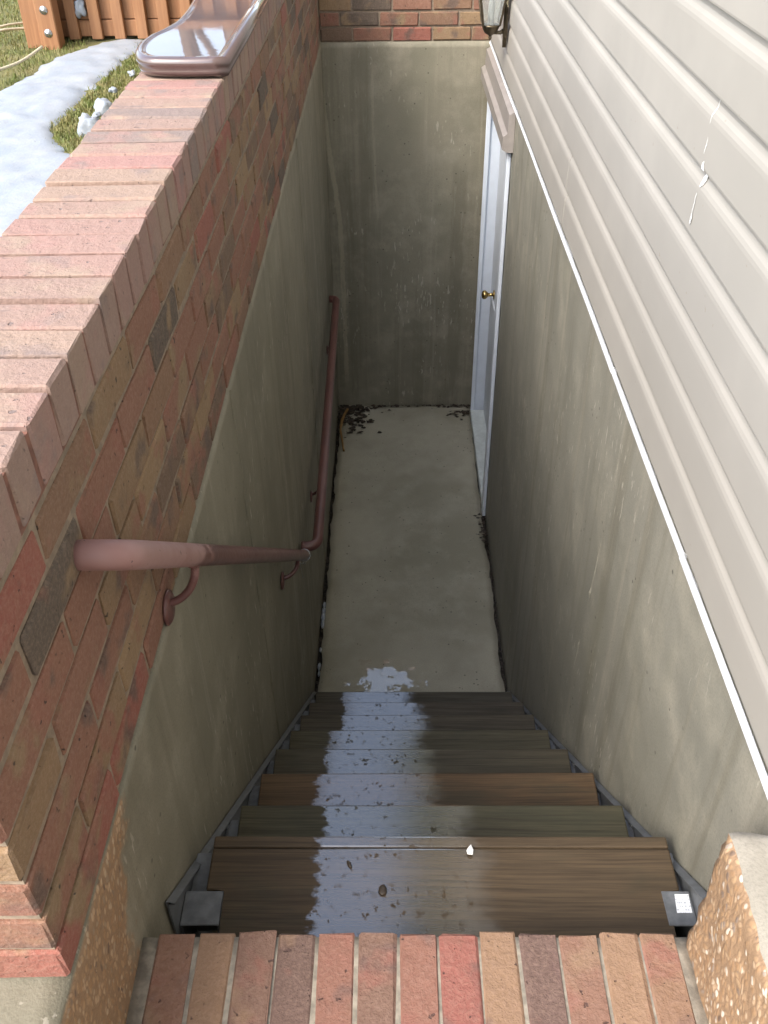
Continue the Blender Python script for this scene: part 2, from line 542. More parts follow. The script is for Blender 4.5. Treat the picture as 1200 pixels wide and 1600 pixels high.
# stairwell floor: slab with broken edges, earth showing in the gap along the walls
bm = bmesh.new()
sheet(bm, XL - .05, XR + .4, -0.1, YB + .1, ZF - 0.045)
tag(bm_done(bm, 'earth', M['earth']), kind='structure')
t = NT('dummy')
bpy.data.materials.remove(t.m)
bm = bmesh.new()
N = 150
outl = []
x0, x1, y0, y1 = XL + .022, XR - .022, 0.3, YB - 0.01
def wob(a, s): return noise.noise(Vector((a * 9, s, 0))) * .012 + noise.noise(Vector((a * 33, s, 4))) * .007
left = [(x0 + wob(y0 + (y1 - y0) * i / N, 1.3), y0 + (y1 - y0) * i / N) for i in range(N + 1)]
right = [(x1 + wob(y0 + (y1 - y0) * i / N, 7.7), y0 + (y1 - y0) * i / N) for i in range(N + 1)]
cols = 24
G = []
for i in range(N + 1):
    row = []
    for j in range(cols + 1):
        f = j / cols
        x = left[i][0] * (1 - f) + right[i][0] * f
        y = left[i][1] + (wob(x * 2, 3.3) if i == N else 0)
        z = ZF + noise.noise(Vector((x * 3, y * 3, 1))) * .004
        if j in (0, cols): z -= .004
        row.append(bm.verts.new((x, y, z)))
    G.append(row)
for i in range(N):
    for j in range(cols):
        f = bm.faces.new((G[i][j], G[i][j + 1], G[i + 1][j + 1], G[i + 1][j])); f.smooth = True
low = {}
def dn(v):
    if v not in low: low[v] = bm.verts.new(v.co - Vector((0, 0, .06)))
    return low[v]
for i in range(N):
    bm.faces.new((G[i][0], G[i + 1][0], dn(G[i + 1][0]), dn(G[i][0])))
    bm.faces.new((G[i + 1][cols], G[i][cols], dn(G[i][cols]), dn(G[i + 1][cols])))
for j in range(cols):
    bm.faces.new((G[N][j], G[N][j + 1], dn(G[N][j + 1]), dn(G[N][j])))
# wet patch on the floor is a shiny film: mask in the material
fm = M['floor']
nt = fm.node_tree
tt = NT.__new__(NT); tt.m = fm; tt.t = nt; tt.b = nt.nodes['Principled BSDF']
p = tt.pos(); s = tt.sep(p)
dx = tt.math('MULTIPLY', tt.math('ADD', s[0], 0.045), 4.6); dy = tt.math('MULTIPLY', tt.math('SUBTRACT', s[1], 2.50), 6.0)
rad = tt.math('SQRT', tt.math('ADD', tt.math('MULTIPLY', dx, dx), tt.math('MULTIPLY', dy, dy)))
nz = tt.noise(p, 17.0, 4, 0.6)
wetm = tt.math('SUBTRACT', 1.0, tt.step(tt.math('ADD', rad, tt.math('MULTIPLY', tt.math('SUBTRACT', nz, 0.5), 3.2)), 0.52, 0.68))
tt.set('Coat Weight', wetm); tt.set('Coat Roughness', 0.05); tt.set('Coat IOR', 2.2)
tag(bm_done(bm, 'floor', M['floor']), kind='structure')

# ------------------------------------------------------------------ left wall
lw = empty('retaining_wall', (XL - .11, 2.5, ZF), 'long brick topped concrete wall with rowlock cap on the left of the stairwell', 'wall')
bm = bmesh.new()
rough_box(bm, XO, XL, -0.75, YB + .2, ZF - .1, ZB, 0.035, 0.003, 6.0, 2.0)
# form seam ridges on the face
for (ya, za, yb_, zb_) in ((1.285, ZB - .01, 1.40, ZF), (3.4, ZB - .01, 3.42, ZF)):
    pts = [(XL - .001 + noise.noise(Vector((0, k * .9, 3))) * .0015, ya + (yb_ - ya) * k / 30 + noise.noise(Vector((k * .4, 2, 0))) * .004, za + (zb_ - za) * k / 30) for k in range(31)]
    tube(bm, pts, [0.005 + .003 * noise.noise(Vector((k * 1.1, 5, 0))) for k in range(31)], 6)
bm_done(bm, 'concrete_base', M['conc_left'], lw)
# cap joints, stained red by the bricks
bm = bmesh.new()
box(bm, XO + .004, XL - .003, YN + .006, YB + .188, 0.836, ZC - .009)
bm_done(bm, 'cap_mortar', plain('cap_mortar', (.19, .092, .068), .9, var=.35, scale=50, bump=.5), lw)
# mortar core
bm = bmesh.new()
box(bm, XO + .008, XL - .0045, YN + .005, YB + .19, ZB - .01, 0.834)
bm_done(bm, 'mortar_core', M['mortar'], lw)
CH, BL = (0.83 - ZB) / 7, 0.2376          # course height, brick pitch
JT = 0.011
long_b = brick_meshes(BL - JT, 0.108, CH - JT, 8)
head_b = brick_meshes(0.108, 0.108, CH - JT, 6)
for k in range(7):
    z = ZB + (k + .5) * CH
    # phase: head joints of the top course at y = .307, .069
    ph = 0.069 if k % 2 == 0 else 0.069 + BL / 2
    joints = [ph + i * BL for i in range(-6, 40)]
    joints = [YN - JT / 2] + [j for j in joints if YN + .07 < j < YB + .05]
    for a, b_ in zip(joints, joints[1:]):
        if a == joints[0]:
            put_brick(brick_meshes(b_ - a - JT, 0.108, CH - JT, 1), (XL - .054, (a + b_) / 2, z), lw, math.pi / 2)
        else:
            put_brick(long_b, (XL - .054, (a + b_) / 2, z), lw, math.pi / 2)
    # outer half of the near end
    put_brick(head_b, (XO + .054, YN + .054, z), lw)
CP = 0.083
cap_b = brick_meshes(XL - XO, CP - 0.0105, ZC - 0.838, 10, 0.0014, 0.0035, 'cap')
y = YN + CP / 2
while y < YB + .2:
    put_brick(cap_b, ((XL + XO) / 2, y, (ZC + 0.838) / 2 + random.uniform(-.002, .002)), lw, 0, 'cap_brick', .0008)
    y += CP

# ------------------------------------------------------------------ back wall
bw = empty('back_wall', (0, YB + .1, ZF), 'streaked concrete end wall with brick courses on top, behind the door landing', 'wall')
bm = bmesh.new()
rough_box(bm, XL - .02, XR + .3, YB, YB + .2, ZF - .1, ZB, 0.035, 0.003, 6.0, 9.0)
bm_done(bm, 'concrete_base', M['conc'], bw)
bm = bmesh.new()
box(bm, XL - .002, XR + .3, YB + .010, YB + .19, ZB - .01, ZB + .475)
bm_done(bm, 'mortar_core', M['mortar'], bw)
BH = 0.080
bb = brick_meshes(0.232 - JT, 0.10, BH - JT, 8)
hb = brick_meshes(0.116 - JT, 0.10, BH - JT, 4)
for k in range(6):
    z = ZB + (k + .5) * BH
    x = XL + .002 + (-.116 if k % 2 else -.04)
    while x < XR + .25:
        if x < XL - .0:
            w = x + .232 - XL - JT
            if w > .04:
                put_brick(brick_meshes(w, .10, BH - JT, 1), (XL + .001 + w / 2, YB + .05, z), bw)
        else:
            put_brick(bb, (x + .116 - JT / 2, YB + .05, z), bw)
        x += .232

# ------------------------------------------------------------------ landing of bricks on edge
ld = empty('landing', (0.04, -0.1, -.3))
tag(ld, 'thirteen red and buff bricks laid side by side as the top step', 'brick step')
bm = bmesh.new()
rough_box(bm, XL + .001, 0.488, -0.24, -0.006, -0.6, -0.004, 0.03, 0.0015, 9, 4)
bm_done(bm, 'mortar_bed', M['joint'], ld)
LP = 0.0667
land_b = brick_meshes(LP - 0.0058, 0.225, 0.10, 13, 0.002, 0.0028, 'step')
for i in range(13):
    o = put_brick([land_b[i]], (-0.3903 + (i + .5) * LP - .0045, -0.1125 + random.uniform(-.004, .003), -0.05), ld)
bm = bmesh.new()
rough_box(bm, XL - .02, 0.50, -0.20, -0.02, ZF - .1, -0.13, 0.05, 0.003, 6, 12)
bm_done(bm, 'concrete_riser', M['conc'], ld)

# ------------------------------------------------------------------ right pier
bm = bmesh.new()
rough_box(bm, 0.4826, 0.95, -0.75, 0.0, -0.35, 0.30, 0.02, 0.007, 11, 21, mi_top=1, rnd=0.008)
pier = bm_done(bm, 'concrete_pier', [M['aggregate'], M['conc_top']])
tag(pier, 'low concrete pier with orange exposed aggregate side, right of the brick step', 'pier')

# ------------------------------------------------------------------ house: foundation, siding, door
house = empty('house', (XR + .5, 2.5, ZF), 'house side with pale vinyl siding over a concrete foundation wall and a white basement door', 'house')
DY0, DY1, DZ1 = 3.93, 5.17, 0.085      # door opening
bm = bmesh.new()
rough_box(bm, XR, XR + .22, -0.5, DY0, ZF - .1, 0.30, 0.035, 0.003, 6.0, 33.0)
rough_box(bm, XR, XR + .22, DY0, YB + .02, DZ1, 0.30, 0.035, 0.002, 6.0, 33.0)
rough_box(bm, XR, XR + .22, DY1, YB + .02, ZF - .1, DZ1, 0.035, 0.002, 6.0, 37.0)
pts = [(XR + .001, 1.19 + .105 * k / 40 + noise.noise(Vector((k * .4, 8, 0))) * .004, 0.15 - 1.0 * k / 40) for k in range(41)]
tube(bm, pts, [max(0.0008, 0.0012 + .006 * noise.noise(Vector((k * 1.7, 3, 0)))) for k in range(41)], 6)
bm_done(bm, 'foundation', M['conc_right'], house)
bm = bmesh.new()
box(bm, XR + .05, 6.0, -6.0, 9.0, 0.301, 8.6)
box(bm, XR + .22, 6.0, -6.0, 9.0, -2.6, 0.299)
bm_done(bm, 'wall_core', M['header'], house)

t = NT('vinyl_siding')
p = t.pos(); r = t.rnd()
fn = t.noise(t.mapv(p, scale=(60, 4, 60)), 1.0, 4, 0.6)
dirt = t.noise(p, 2.2, 4, 0.6)
c = t.mix(t.step(dirt, .35, .7), (.305, .290, .258), (.338, .32, .285))
spk = t.noise(p, 70, 2, .5)
c = t.mix(t.math('MULTIPLY', t.step(spk, .74, .78), .7), c, (.25, .22, .18))
t.set('Base Color', c); t.set('Roughness', .6); t.set('Normal', t.bump(fn, .12, .003))
M['siding'] = t.m
CS = 0.127
PROF = [(0.000, 0.006), (0.000, 0.0185), (0.004, 0.0195), (0.082, 0.0175), (0.090, 0.0165), (0.098, 0.0135), (0.105, 0.0085), (0.112, 0.005), (0.127, 0.004)]
def siding_panel(z, y0, y1, extra, courses=2):
    bm = bmesh.new()
    ny = max(2, int((y1 - y0) / .18))
    rings = []
    for j in range(ny + 1):
        y = y0 + (y1 - y0) * j / ny
        ring = []
        for cidx in range(courses):
            for (dz, d) in PROF:
                d = .004 + (d - .004) * .78
                w = noise.noise(Vector((y * 1.3, z * 2.1 + cidx, 3))) * .0016
                ring.append(bm.verts.new((XR + .012 - d - extra - w, y, z + cidx * CS + dz + noise.noise(Vector((y * .9, z * 3, 9))) * .0012)))
        rings.append(ring)
    n = len(rings[0])
    for j in range(ny):
        for k in range(n - 1):
            bm.faces.new((rings[j][k], rings[j][k + 1], rings[j + 1][k + 1], rings[j + 1][k]))
    # end thickness so that a lap shows as an edge
    for side, ring in ((1, rings[0]), (-1, rings[-1])):
        back = [bm.verts.new(v.co + Vector((0.0035, 0, 0))) for v in ring]
        for k in range(n - 1):
            f = (ring[k], back[k], back[k + 1], ring[k + 1])
            bm.faces.new(f if side == 1 else tuple(reversed(f)))
    return bm_done(bm, 'siding_panel', M['siding'], house, smooth=False)
z = ZB + .004
row = 0
rs = random.Random(3)
while z < 8.4:
    cuts = {0: [2.35], 3: [2.9]}.get(row, [])
    ys = [-6.0] + cuts + [YB + .012 if z < 1.35 else 9.0]
    for i in range(len(ys) - 1):
        siding_panel(z, ys[i] - (0.02 if i else 0), ys[i + 1], 0.0012 if i % 2 else 0.0)
    z += 2 * CS
    row += 1
# white drip strip under the siding, in lengths
for (ya, yb_, e) in ((-6.0, 0.62, 0.0015), (0.617, 1.35, 0.0), (1.352, YB - .005, 0.0012)):
    bm = bmesh.new()
    ny = 26
    prof = [(0.004, 0.004), (0.004, 0.024), (0.006, 0.0265), (0.011, 0.0255), (0.012, 0.022), (0.018, 0.0215), (0.024, 0.0215)]
    rings = []
    for j in range(ny + 1):
        y = ya + (yb_ - ya) * j / ny
        dz = noise.noise(Vector((y * .8, 3, 3))) * .0035; dxx = noise.noise(Vector((y * 1.1, 8, 3))) * .002
        rings.append([bm.verts.new((XR + .012 - d - e + dxx, y, ZB - .014 + zz + dz)) for zz, d in prof])
    for j in range(ny):
        for k in range(len(prof) - 1):
            bm.faces.new((rings[j][k], rings[j][k + 1], rings[j + 1][k + 1], rings[j + 1][k]))
    for ring, rv_ in ((rings[0], 1), (rings[-1], -1)):
        bm.faces.new(ring if rv_ == 1 else list(reversed(ring)))
    bm_done(bm, 'drip_strip', M['strip'], house)
# eaves
bm = bmesh.new()
box(bm, XR - .45, 6.2, -6.2, 9.2, 8.45, 8.75, .01)
bm_done(bm, 'eaves', M['white'], house)
# paint splashes on the siding near the seam
def splash(y, z, h, w, seed):
    bm = bmesh.new()
    rnd = random.Random(seed)
    rows = 9
    L_, R_ = [], []
    for i in range(rows + 1):
        f = i / rows
        hw = w * (math.sin(math.pi * f) ** .6) * rnd.uniform(.5, 1.2) + .0006
        zz = z - h / 2 + h * f
        yy = y + (f - .5) * h * -.10 + rnd.uniform(-.002, .002)
        # follow the siding profile
        kk = (zz - ZB - .004) % CS
        d = PROF[-1][1]
        for (a0, d0), (a1, d1) in zip(PROF[1:], PROF[2:]):
            if a0 <= kk <= a1: d = d0 + (d1 - d0) * (kk - a0) / max(1e-6, a1 - a0); break
        xx = XR + .012 - (.004 + (d - .004) * .78) - .002
        L_.append(bm.verts.new((xx, yy - hw, zz))); R_.append(bm.verts.new((xx, yy + hw, zz)))
    for i in range(rows):
        bm.faces.new((L_[i], L_[i + 1], R_[i + 1], R_[i]))
    bm_done(bm, 'paint_splash', M['paper'], house)
splash(0.975, 0.925, 0.05, 0.010, 1)
splash(0.985, 0.865, 0.045, 0.0006, 2)
splash(0.985, 0.835, 0.02, 0.003, 3)
splash(0.985, 1.035, 0.045, 0.0008, 4)
splash(0.98, 0.975, 0.03, 0.001, 5)
# door frame
frame = M['white']
bm = bmesh.new()
box(bm, XR - .010, XR + .125, DY1 - .045, DY1 - .002, ZF, DZ1 - .002, .004)          # far jamb, facing the stairs
box(bm, XR - .016, XR + .012, DY1 - .064, DY1 - .047, ZF, DZ1 - .002, .003)
bm_done(bm, 'door_jamb', frame, house)
bm = bmesh.new()
box(bm, XR - .018, XR + .125, DY0 + .002, DY0 + .045, ZF, DZ1 - .002, .004)          # near jamb
box(bm, XR - .024, XR - .003, DY0 - .060, DY0 + .015, ZF, DZ1 - .002, .004)         # casing face
bm_done(bm, 'door_jamb', frame, house)
bm = bmesh.new()
box(bm, XR + .02, XR + .125, DY0 + .046, DY1 - .066, DZ1 - .05, DZ1 - .004, .003)
bm_done(bm, 'door_head', frame, house)
# tan metal header over the door, sloped top
bm = bmesh.new()
pr = [(XR - .001, DZ1 + .185), (XR - .030, DZ1 + .170), (XR - .034, DZ1 + .085), (XR - .055, DZ1 + .070), (XR - .055, DZ1 + .010), (XR - .030, DZ1 - .004), (XR - .001, DZ1 - .004)]
a = [bm.verts.new((x, DY0 - .10, zz)) for x, zz in pr]
b = [bm.verts.new((x, YB - .02, zz)) for x, zz in pr]
for i in range(len(pr)):
    j = (i + 1) % len(pr)
    bm.faces.new((a[i], b[i], b[j], a[j]))
bm.faces.new(a); bm.faces.new(list(reversed(b)))
bmesh.ops.recalc_face_normals(bm, faces=bm.faces)
bm_done(bm, 'door_header', M['header'], house)
# sill
bm = bmesh.new()
prism(bm, [(XR - .018, DY0 + .05), (XR + .12, DY0 + .05), (XR + .12, DY1 - .066), (XR - .018, DY1 - .066)], ZF - .03, ZF + .028, .006)
bm_done(bm, 'door_sill', plain('sill', (.55, .60, .58), .5, var=.12), house)
# slab
bm = bmesh.new()
box(bm, XR + .078, XR + .118, DY0 + .048, DY1 - .052, ZF + .034, DZ1 - .055, .003)
for (z0, z1) in ((ZF + .25, ZF + 1.0), (ZF + 1.18, DZ1 - .2)):
    for (ya, yb_) in ((DY0 + .17, DY0 + .55), (DY0 + .66, DY1 - .17)):
        box(bm, XR + .068, XR + .0785, ya, yb_, z0, z1, .008)
door = bm_done(bm, 'door', M['door'], house)
bm = bmesh.new()
ky, kz = 4.90, -1.16
lathe(bm, [(0, .030), (.006, .030), (.008, .012), (.040, .011), (.048, .020), (.058, .0285), (.070, .0285), (.079, .021), (.083, .006)], (XR + .078, ky, kz), (-1, 0, 0), 20)
bm_done(bm, 'knob', M['brass'], door, True)

# ------------------------------------------------------------------ stairs
st = empty('staircase', (0.09, 1.2, ZF), 'wet wooden plank stairs on grey steel stringers going down to the basement door', 'stairs')
TL, TR = -0.376, 0.555
NT_ = 8
RUN, RISE = 0.2702, 0.2443
tcol = [(.090, .063, .036), (.084, .077, .045), (.122, .076, .038), (.086, .075, .048), (.10, .090, .055), (.096, .082, .056), (.094, .080, .058), (.094, .085, .062)]
for k in range(NT_):
    yn = 0.278 + RUN * k + (0.030 if k == 0 else 0)
    zt = -0.1994 - RISE * k
    dl, dr = random.uniform(-.006, .006), random.uniform(-.006, .006)
    bm = bmesh.new()
    yr = yn - (.30 if k else .33)
    notch = yn - .118
    yfr = yn
    if k == 0:      # the top plank has a routed line behind its nosing
        prism(bm, [(TL + dl, yn - .026), (TR + dr, yn - .026), (TR + dr, yn), (TL + dl, yn)], zt - .042, zt, .004)
        yfr = yn - .0275
    prism(bm, [(TL + dl + .040, yr), (TR + dr - .030, yr), (TR + dr - .030, notch), (TR + dr, notch), (TR + dr, yfr), (TL + dl, yfr), (TL + dl, notch), (TL + dl + .040, notch)], zt - .042, zt - .0005, .004)
    # slight cupping and twist
    tw = random.uniform(-.004, .004)
    for v in bm.verts:
        v.co.z += tw * (v.co.x - .09) + noise.noise(Vector((v.co.x * 2, k * 3.0, 0))) * .002
    o = bm_done(bm, 'tread', M['wood'], st)
    o.color = (*tcol[k], 1)
# stringers: wall flange along the slope plus a bracket under every tread
for side in (-1, 1):
    xw = XL + .004 if side < 0 else XR - .004
    def X(d): return xw + d if side < 0 else xw - d
    bm = bmesh.new()
    # sloped flange plate on the wall
    sl = RISE / RUN
    ya, yb_ = 0.10, 0.10 + RUN * 8.35
    def zsl(y): return -0.085 - sl * (y - 0.10)
    q = []
    for d in (0.0, 0.004):
        q.append([bm.verts.new((X(d), ya, zsl(ya) + .0)), bm.verts.new((X(d), yb_, max(ZF, zsl(yb_)))), bm.verts.new((X(d), yb_, max(ZF, zsl(yb_) - .22))), bm.verts.new((X(d), ya, zsl(ya) - .30))])
    bm.faces.new(q[0]); bm.faces.new(list(reversed(q[1])))
    for i in range(4):
        bm.faces.new((q[0][i], q[1][i], q[1][(i + 1) % 4], q[0][(i + 1) % 4]))
    # top lip of the flange, folded inwards
    pts = []
    for d, dz in ((0.004, 0.0), (0.016, -0.004), (0.016, -0.008), (0.004, -.008)):
        pts.append((bm.verts.new((X(d), ya, zsl(ya) + dz)), bm.verts.new((X(d), yb_, max(ZF, zsl(yb_)) + dz))))
    for i in range(4):
        j = (i + 1) % 4
        bm.faces.new((pts[i][0], pts[j][0], pts[j][1], pts[i][1]))
    bmesh.ops.recalc_face_normals(bm, faces=bm.faces)
    stringer = bm_done(bm, 'stringer', M['steel'], st)
    for k in range(NT_):
        yn = 0.278 + RUN * k + (0.030 if k == 0 else 0)
        zt = -0.1994 - RISE * k
        w = .080 if side < 0 else .060
        y0_, y1_ = yn - .170 - (.02 if k == 0 else 0), yn - .120
        bm = bmesh.new()
        xa, xb = sorted((X(0.005), X(w)))
        box(bm, xa, xb, y0_, y1_, zt - .006, zt - .001, .0015)                       # top plate
        xi0, xi1 = sorted((X(w - .005), X(w)))
        box(bm, xi0, xi1, y0_, y1_, zt - .15, zt - .0065, .0015)                        # inner cheek
        xi0, xi1 = sorted((X(.005), X(.009)))
        box(bm, xi0, xi1, y0_, y1_, zt - .15, zt - .0065, .0015)                        # wall cheek
        xa, xb = sorted((X(0.0095), X(w - .0055)))
        box(bm, xa, xb, y1_ - .004, y1_, zt - .15, zt - .0065, .001)                     # closed lower end
        xa, xb = sorted((X(0.005), X(w + .03)))
        box(bm, xa, xb, y1_ + .001, yn - .012, zt - .050, zt - .044, .001)            # ledge that carries the plank
        bm_done(bm, 'bracket', M['steel'], stringer)
        bm = bmesh.new()
        by = yn - .03
        lathe(bm, [(0, .0085), (.004, .0085), (.007, .005), (.008, .002)], (X(.004), by, zsl(by) - .022), (1 if side < 0 else -1, 0, 0), 8)
        bm_done(bm, 'bolt', M['bolt'], stringer, True)
# product sticker on the right top bracket: white paper with grey print
t = NT('sticker')
p = t.pos()
ln = t.math('SINE', t.math('MULTIPLY', t.sep(p)[1], 900.0))
nz = t.noise(t.mapv(p, scale=(420, 90, 1)), 1.0, 2, .5)
mk = t.math('MULTIPLY', t.step(ln, .1, .4), t.step(nz, .52, .58))
t.set('Base Color', t.mix(t.math('MULTIPLY', mk, .7), (.80, .83, .86), (.25, .28, .33))); t.set('Roughness', .4)
bm = bmesh.new()
vs = [bm.verts.new(c_) for c_ in ((.541, .142, -.1992), (.570, .142, -.1992), (.572, .180, -.1992), (.545, .180, -.1992))]
bm.faces.new(vs)
e = bmesh.ops.extrude_face_region(bm, geom=bm.faces[:])
for v in [g for g in e['geom'] if isinstance(g, bmesh.types.BMVert)]: v.co.z += .0006
bmesh.ops.recalc_face_normals(bm, faces=bm.faces)
o = bm_done(bm, 'sticker', t.m, st); o['label'] = 'white printed sticker on the grey steel bracket'

# ------------------------------------------------------------------ handrails
t = NT('rail_paint')
p = t.pos()
n1 = t.noise(p, 5.0, 4, .6); n2 = t.noise(p, 60, 3, .6); n3 = t.noise(t.mapv(p, loc=(3, 1, 2)), 13.0, 5, .6)
c = t.mix(t.step(n1, .35, .65), (.115, .052, .045), (.15, .070, .060))
s = t.sep(p)
chalk = t.math('MULTIPLY', t.step(t.math('ADD', s[2], t.math('MULTIPLY', t.math('SUBTRACT', n3, .5), .55)), .36, .44), 1.0)
c = t.mix(chalk, c, t.mix(t.step(n1, .4, .6), (.25, .135, .12), (.31, .19, .175)))       # sun-chalked paint
chip = t.step(t.noise(t.mapv(p, loc=(8, 8, 8)), 55.0, 4, .65), .66, .68)
c = t.mix(chip, c, (.06, .035, .03))
t.set('Base Color', c)
t.set('Roughness', t.math('ADD', t.math('MULTIPLY', n2, .2), t.math('ADD', t.math('MULTIPLY', chalk, .2), .22)))
t.set('Normal', t.bump(n2, .12, .002))
M['rail'] = t.m

def rail_bracket(parent, yw, zw, rail_pt, sc=1.0):
    b = empty('bracket', (XL, yw, zw))
    b.parent = parent; b.location = Vector((XL, yw, zw)) - wloc(parent)
    bm = bmesh.new()
    lathe(bm, [(0, .034 * sc), (.004, .034 * sc), (.008, .028 * sc), (.010, .014 * sc), (.011, .006)], (XL + .002, yw, zw), (1, 0, 0), 20, 1.0, (0, 0, 1))
    bm_done(bm, 'wall_plate', M['rail'], b, True)
    bm = bmesh.new()
    rp = Vector(rail_pt)
    p0 = Vector((XL + .006, yw, zw + .012)); p3 = rp - Vector((0, 0, .020))
    p1 = p0 + Vector((.032, 0, .004)); p2 = Vector((p3.x + .002, p3.y, p3.z - .045))
    pts = []
    for i in range(13):
        f = i / 12
        pts.append(p0 * (1 - f) ** 3 + p1 * 3 * f * (1 - f) ** 2 + p2 * 3 * f * f * (1 - f) + p3 * f ** 3)
    tube(bm, pts, .0078 * sc, 10)
    bm_done(bm, 'arm', M['rail'], b, True)
    return b

RR = 0.0212
pA, pB = Vector((-.358, .022, .816)), Vector((-.358, 2.055, -.948))
dirr = (pB - pA).normalized()
L_ = (pB - pA).length
hr = empty('handrail', (-.358, 1.0, -.05), 'sloping brown red pipe handrail with a chalky faded upper end, beside the stairs', 'handrail')
def arc(a, c, b, n=8):
    return [Vector(a) * (1 - f) ** 2 + Vector(c) * 2 * f * (1 - f) + Vector(b) * f * f for f in [i / n for i in range(n + 1)]]
cor = pA + dirr * .175
bm = bmesh.new()
path = [Vector((XL - .004, cor.y, cor.z))] + arc((cor.x - .050, cor.y, cor.z), cor, cor + dirr * .055, 10)
path += [cor + dirr * (.055 + (L_ - .23) * i / 24) for i in range(1, 25)]
tube(bm, path, RR, 28)
bm_done(bm, 'pipe', M['rail'], hr, True)
bk = rail_bracket(hr, 0.455, 0.312, pA + dirr * .60)
bm = bmesh.new()
c0 = pA + dirr * .60
tube(bm, [c0 + dirr * d - Vector((0, 0, 0.021)) for d in (-.028, 0, .028)], [.008, .010, .008], 10)
bm_done(bm, 'saddle', M['rail'], bk, True)
rail_bracket(hr, 1.775, -.83, pA + dirr * 2.38)
# wire twisted round the lower end
bm = bmesh.new()
c1 = pA + dirr * (L_ - .05)
sidev = Vector((1, 0, 0)); upv = sidev.cross(dirr).normalized()
ring = [c1 + (sidev * math.cos(a_) + upv * math.sin(a_)) * (RR + .003) for a_ in [2 * math.pi * k / 20 for k in range(21)]]
tube(bm, ring, .0014, 6)
c2 = c1 - Vector((0, 0, RR + .004))
for s_ in (-1, 1):
    tube(bm, [c2 + Vector((s_ * .018 * math.sin(a_) * .6 - .02 + s_ * .012, -.01 * math.cos(a_), -.018 + .012 * math.cos(a_))) for a_ in [k * .5 for k in range(11)]], .0013, 6)
tube(bm, [c2 + Vector((-.02, 0, -.01)), c2 + Vector((-.018, 0, -.04)), c2 + Vector((-.012, .0, -.095))], .0012, 6)
bm_done(bm, 'wire_tie', M['bolt'], hr, True)

zr = -1.15
xr_ = -.340
ye, yf = 2.345, 4.83
hr2 = empty('handrail', (xr_, 3.6, zr), 'level brown red pipe handrail with ends bent into the wall, beside the basement landing', 'handrail')
bm = bmesh.new()
xf = xr_ - .030
path = [Vector((XL + .01, ye, zr))] + arc((xr_ - .055, ye, zr), (xr_, ye, zr), (xr_, ye + .055, zr)) + [Vector((xr_ + (xf - xr_) * f, ye + .055 + (yf - ye - .11) * f, zr)) for f in (.2, .4, .6, .8)] + arc((xf, yf - .045, zr), (xf, yf, zr), (XL + .025, yf, zr)) + [Vector((XL + .003, yf, zr))]
tube(bm, path, .0235, 20)
bm_done(bm, 'pipe', M['rail'], hr2, True)
bm = bmesh.new()
lathe(bm, [(0, .0265), (.012, .0265)], (xr_ - .066, ye, zr), (1, 0, 0), 20)
bm_done(bm, 'collar', M['rail'], hr2, True)
rail_bracket(hr2, 2.92, -1.31, (xr_ - .005, 2.90, zr), .9)
rail_bracket(hr2, 4.42, -1.30, (xf + .003, 4.38, zr), .9)

# ------------------------------------------------------------------ wall lantern
LX, LY = 0.492, 4.35
ln_ = empty('wall_lantern', (LX, LY, .48), 'bronze coach lantern with tapered glass panes on the siding above the door', 'lantern')
bm = bmesh.new()
lathe(bm, [(0, .003), (.006, .007), (.014, .009), (.018, .006), (.024, .012), (.034, .030), (.052, .040), (.060, .043), (.064, .047), (.072, .047)], (LX, LY, .474), (0, 0, 1), 18)
bm_done(bm, 'base_cup', M['bronze'], ln_, True)
def ringpt(i, f): 
    a_ = math.pi / 4 + i * math.pi / 2
    rr = .058 + (.112 - .058) * f
    return Vector((LX + math.cos(a_) * rr, LY + math.sin(a_) * rr, .546 + .235 * f))
for i in range(4):
    bm = bmesh.new()
    tube(bm, [ringpt(i, 0), ringpt(i, 1)], .006, 6)
    bm_done(bm, 'post', M['bronze'], ln_)
t = NT('lantern_glass')
t.set('Base Color', (.86, .90, .88, 1)); t.set('Roughness', .12); t.set('Transmission Weight', .85); t.set('IOR', 1.45)
M['glass'] = t.m
for i in range(4):
    bm = bmesh.new()
    A, B, C_, D = ringpt(i, .01), ringpt(i + 1, .01), ringpt(i + 1, .99), ringpt(i, .99)
    n_ = (B - A).cross(D - A).normalized()
    f1 = [bm.verts.new(v + n_ * .001) for v in (A, B, C_, D)]; f2 = [bm.verts.new(v - n_ * .001) for v in (A, B, C_, D)]
    bm.faces.new(f1); bm.faces.new(list(reversed(f2)))
    for k in range(4): bm.faces.new((f1[k], f2[k], f2[(k + 1) % 4], f1[(k + 1) % 4]))
    bm_done(bm, 'pane', M['glass'], ln_)
bm = bmesh.new()
lathe(bm, [(0, .122), (.012, .124), (.016, .105), (.06, .060), (.085, .022), (.10, .018), (.115, .010), (.13, .003)], (LX, LY, .781), (0, 0, 1), 18)
bm_done(bm, 'roof_cap', M['bronze'], ln_, True)
bm = bmesh.new()
lathe(bm, [(0, .016), (.09, .016), (.105, .012)], (LX, LY, .546), (0, 0, 1), 12)
bm_done(bm, 'candle', M['paper'], ln_, True)
bm = bmesh.new()
prof = []
for (zz, hw) in ((.44, .006), (.46, .016), (.49, .030), (.53, .036), (.58, .036), (.62, .030), (.65, .016), (.67, .006)):
    prof.append([bm.verts.new((XR - .012, LY - hw, zz)), bm.verts.new((XR - .030, LY - hw * .5, zz)), bm.verts.new((XR - .030, LY + hw * .5, zz)), bm.verts.new((XR - .012, LY + hw, zz))])
for i in range(len(prof) - 1):
    for k in range(3):
        bm.faces.new((prof[i][k], prof[i][k + 1], prof[i + 1][k + 1], prof[i + 1][k]))
bm.faces.new(prof[0]); bm.faces.new(list(reversed(prof[-1])))
bmesh.ops.recalc_face_normals(bm, faces=bm.faces)
bm_done(bm, 'back_plate', M['bronze'], ln_)
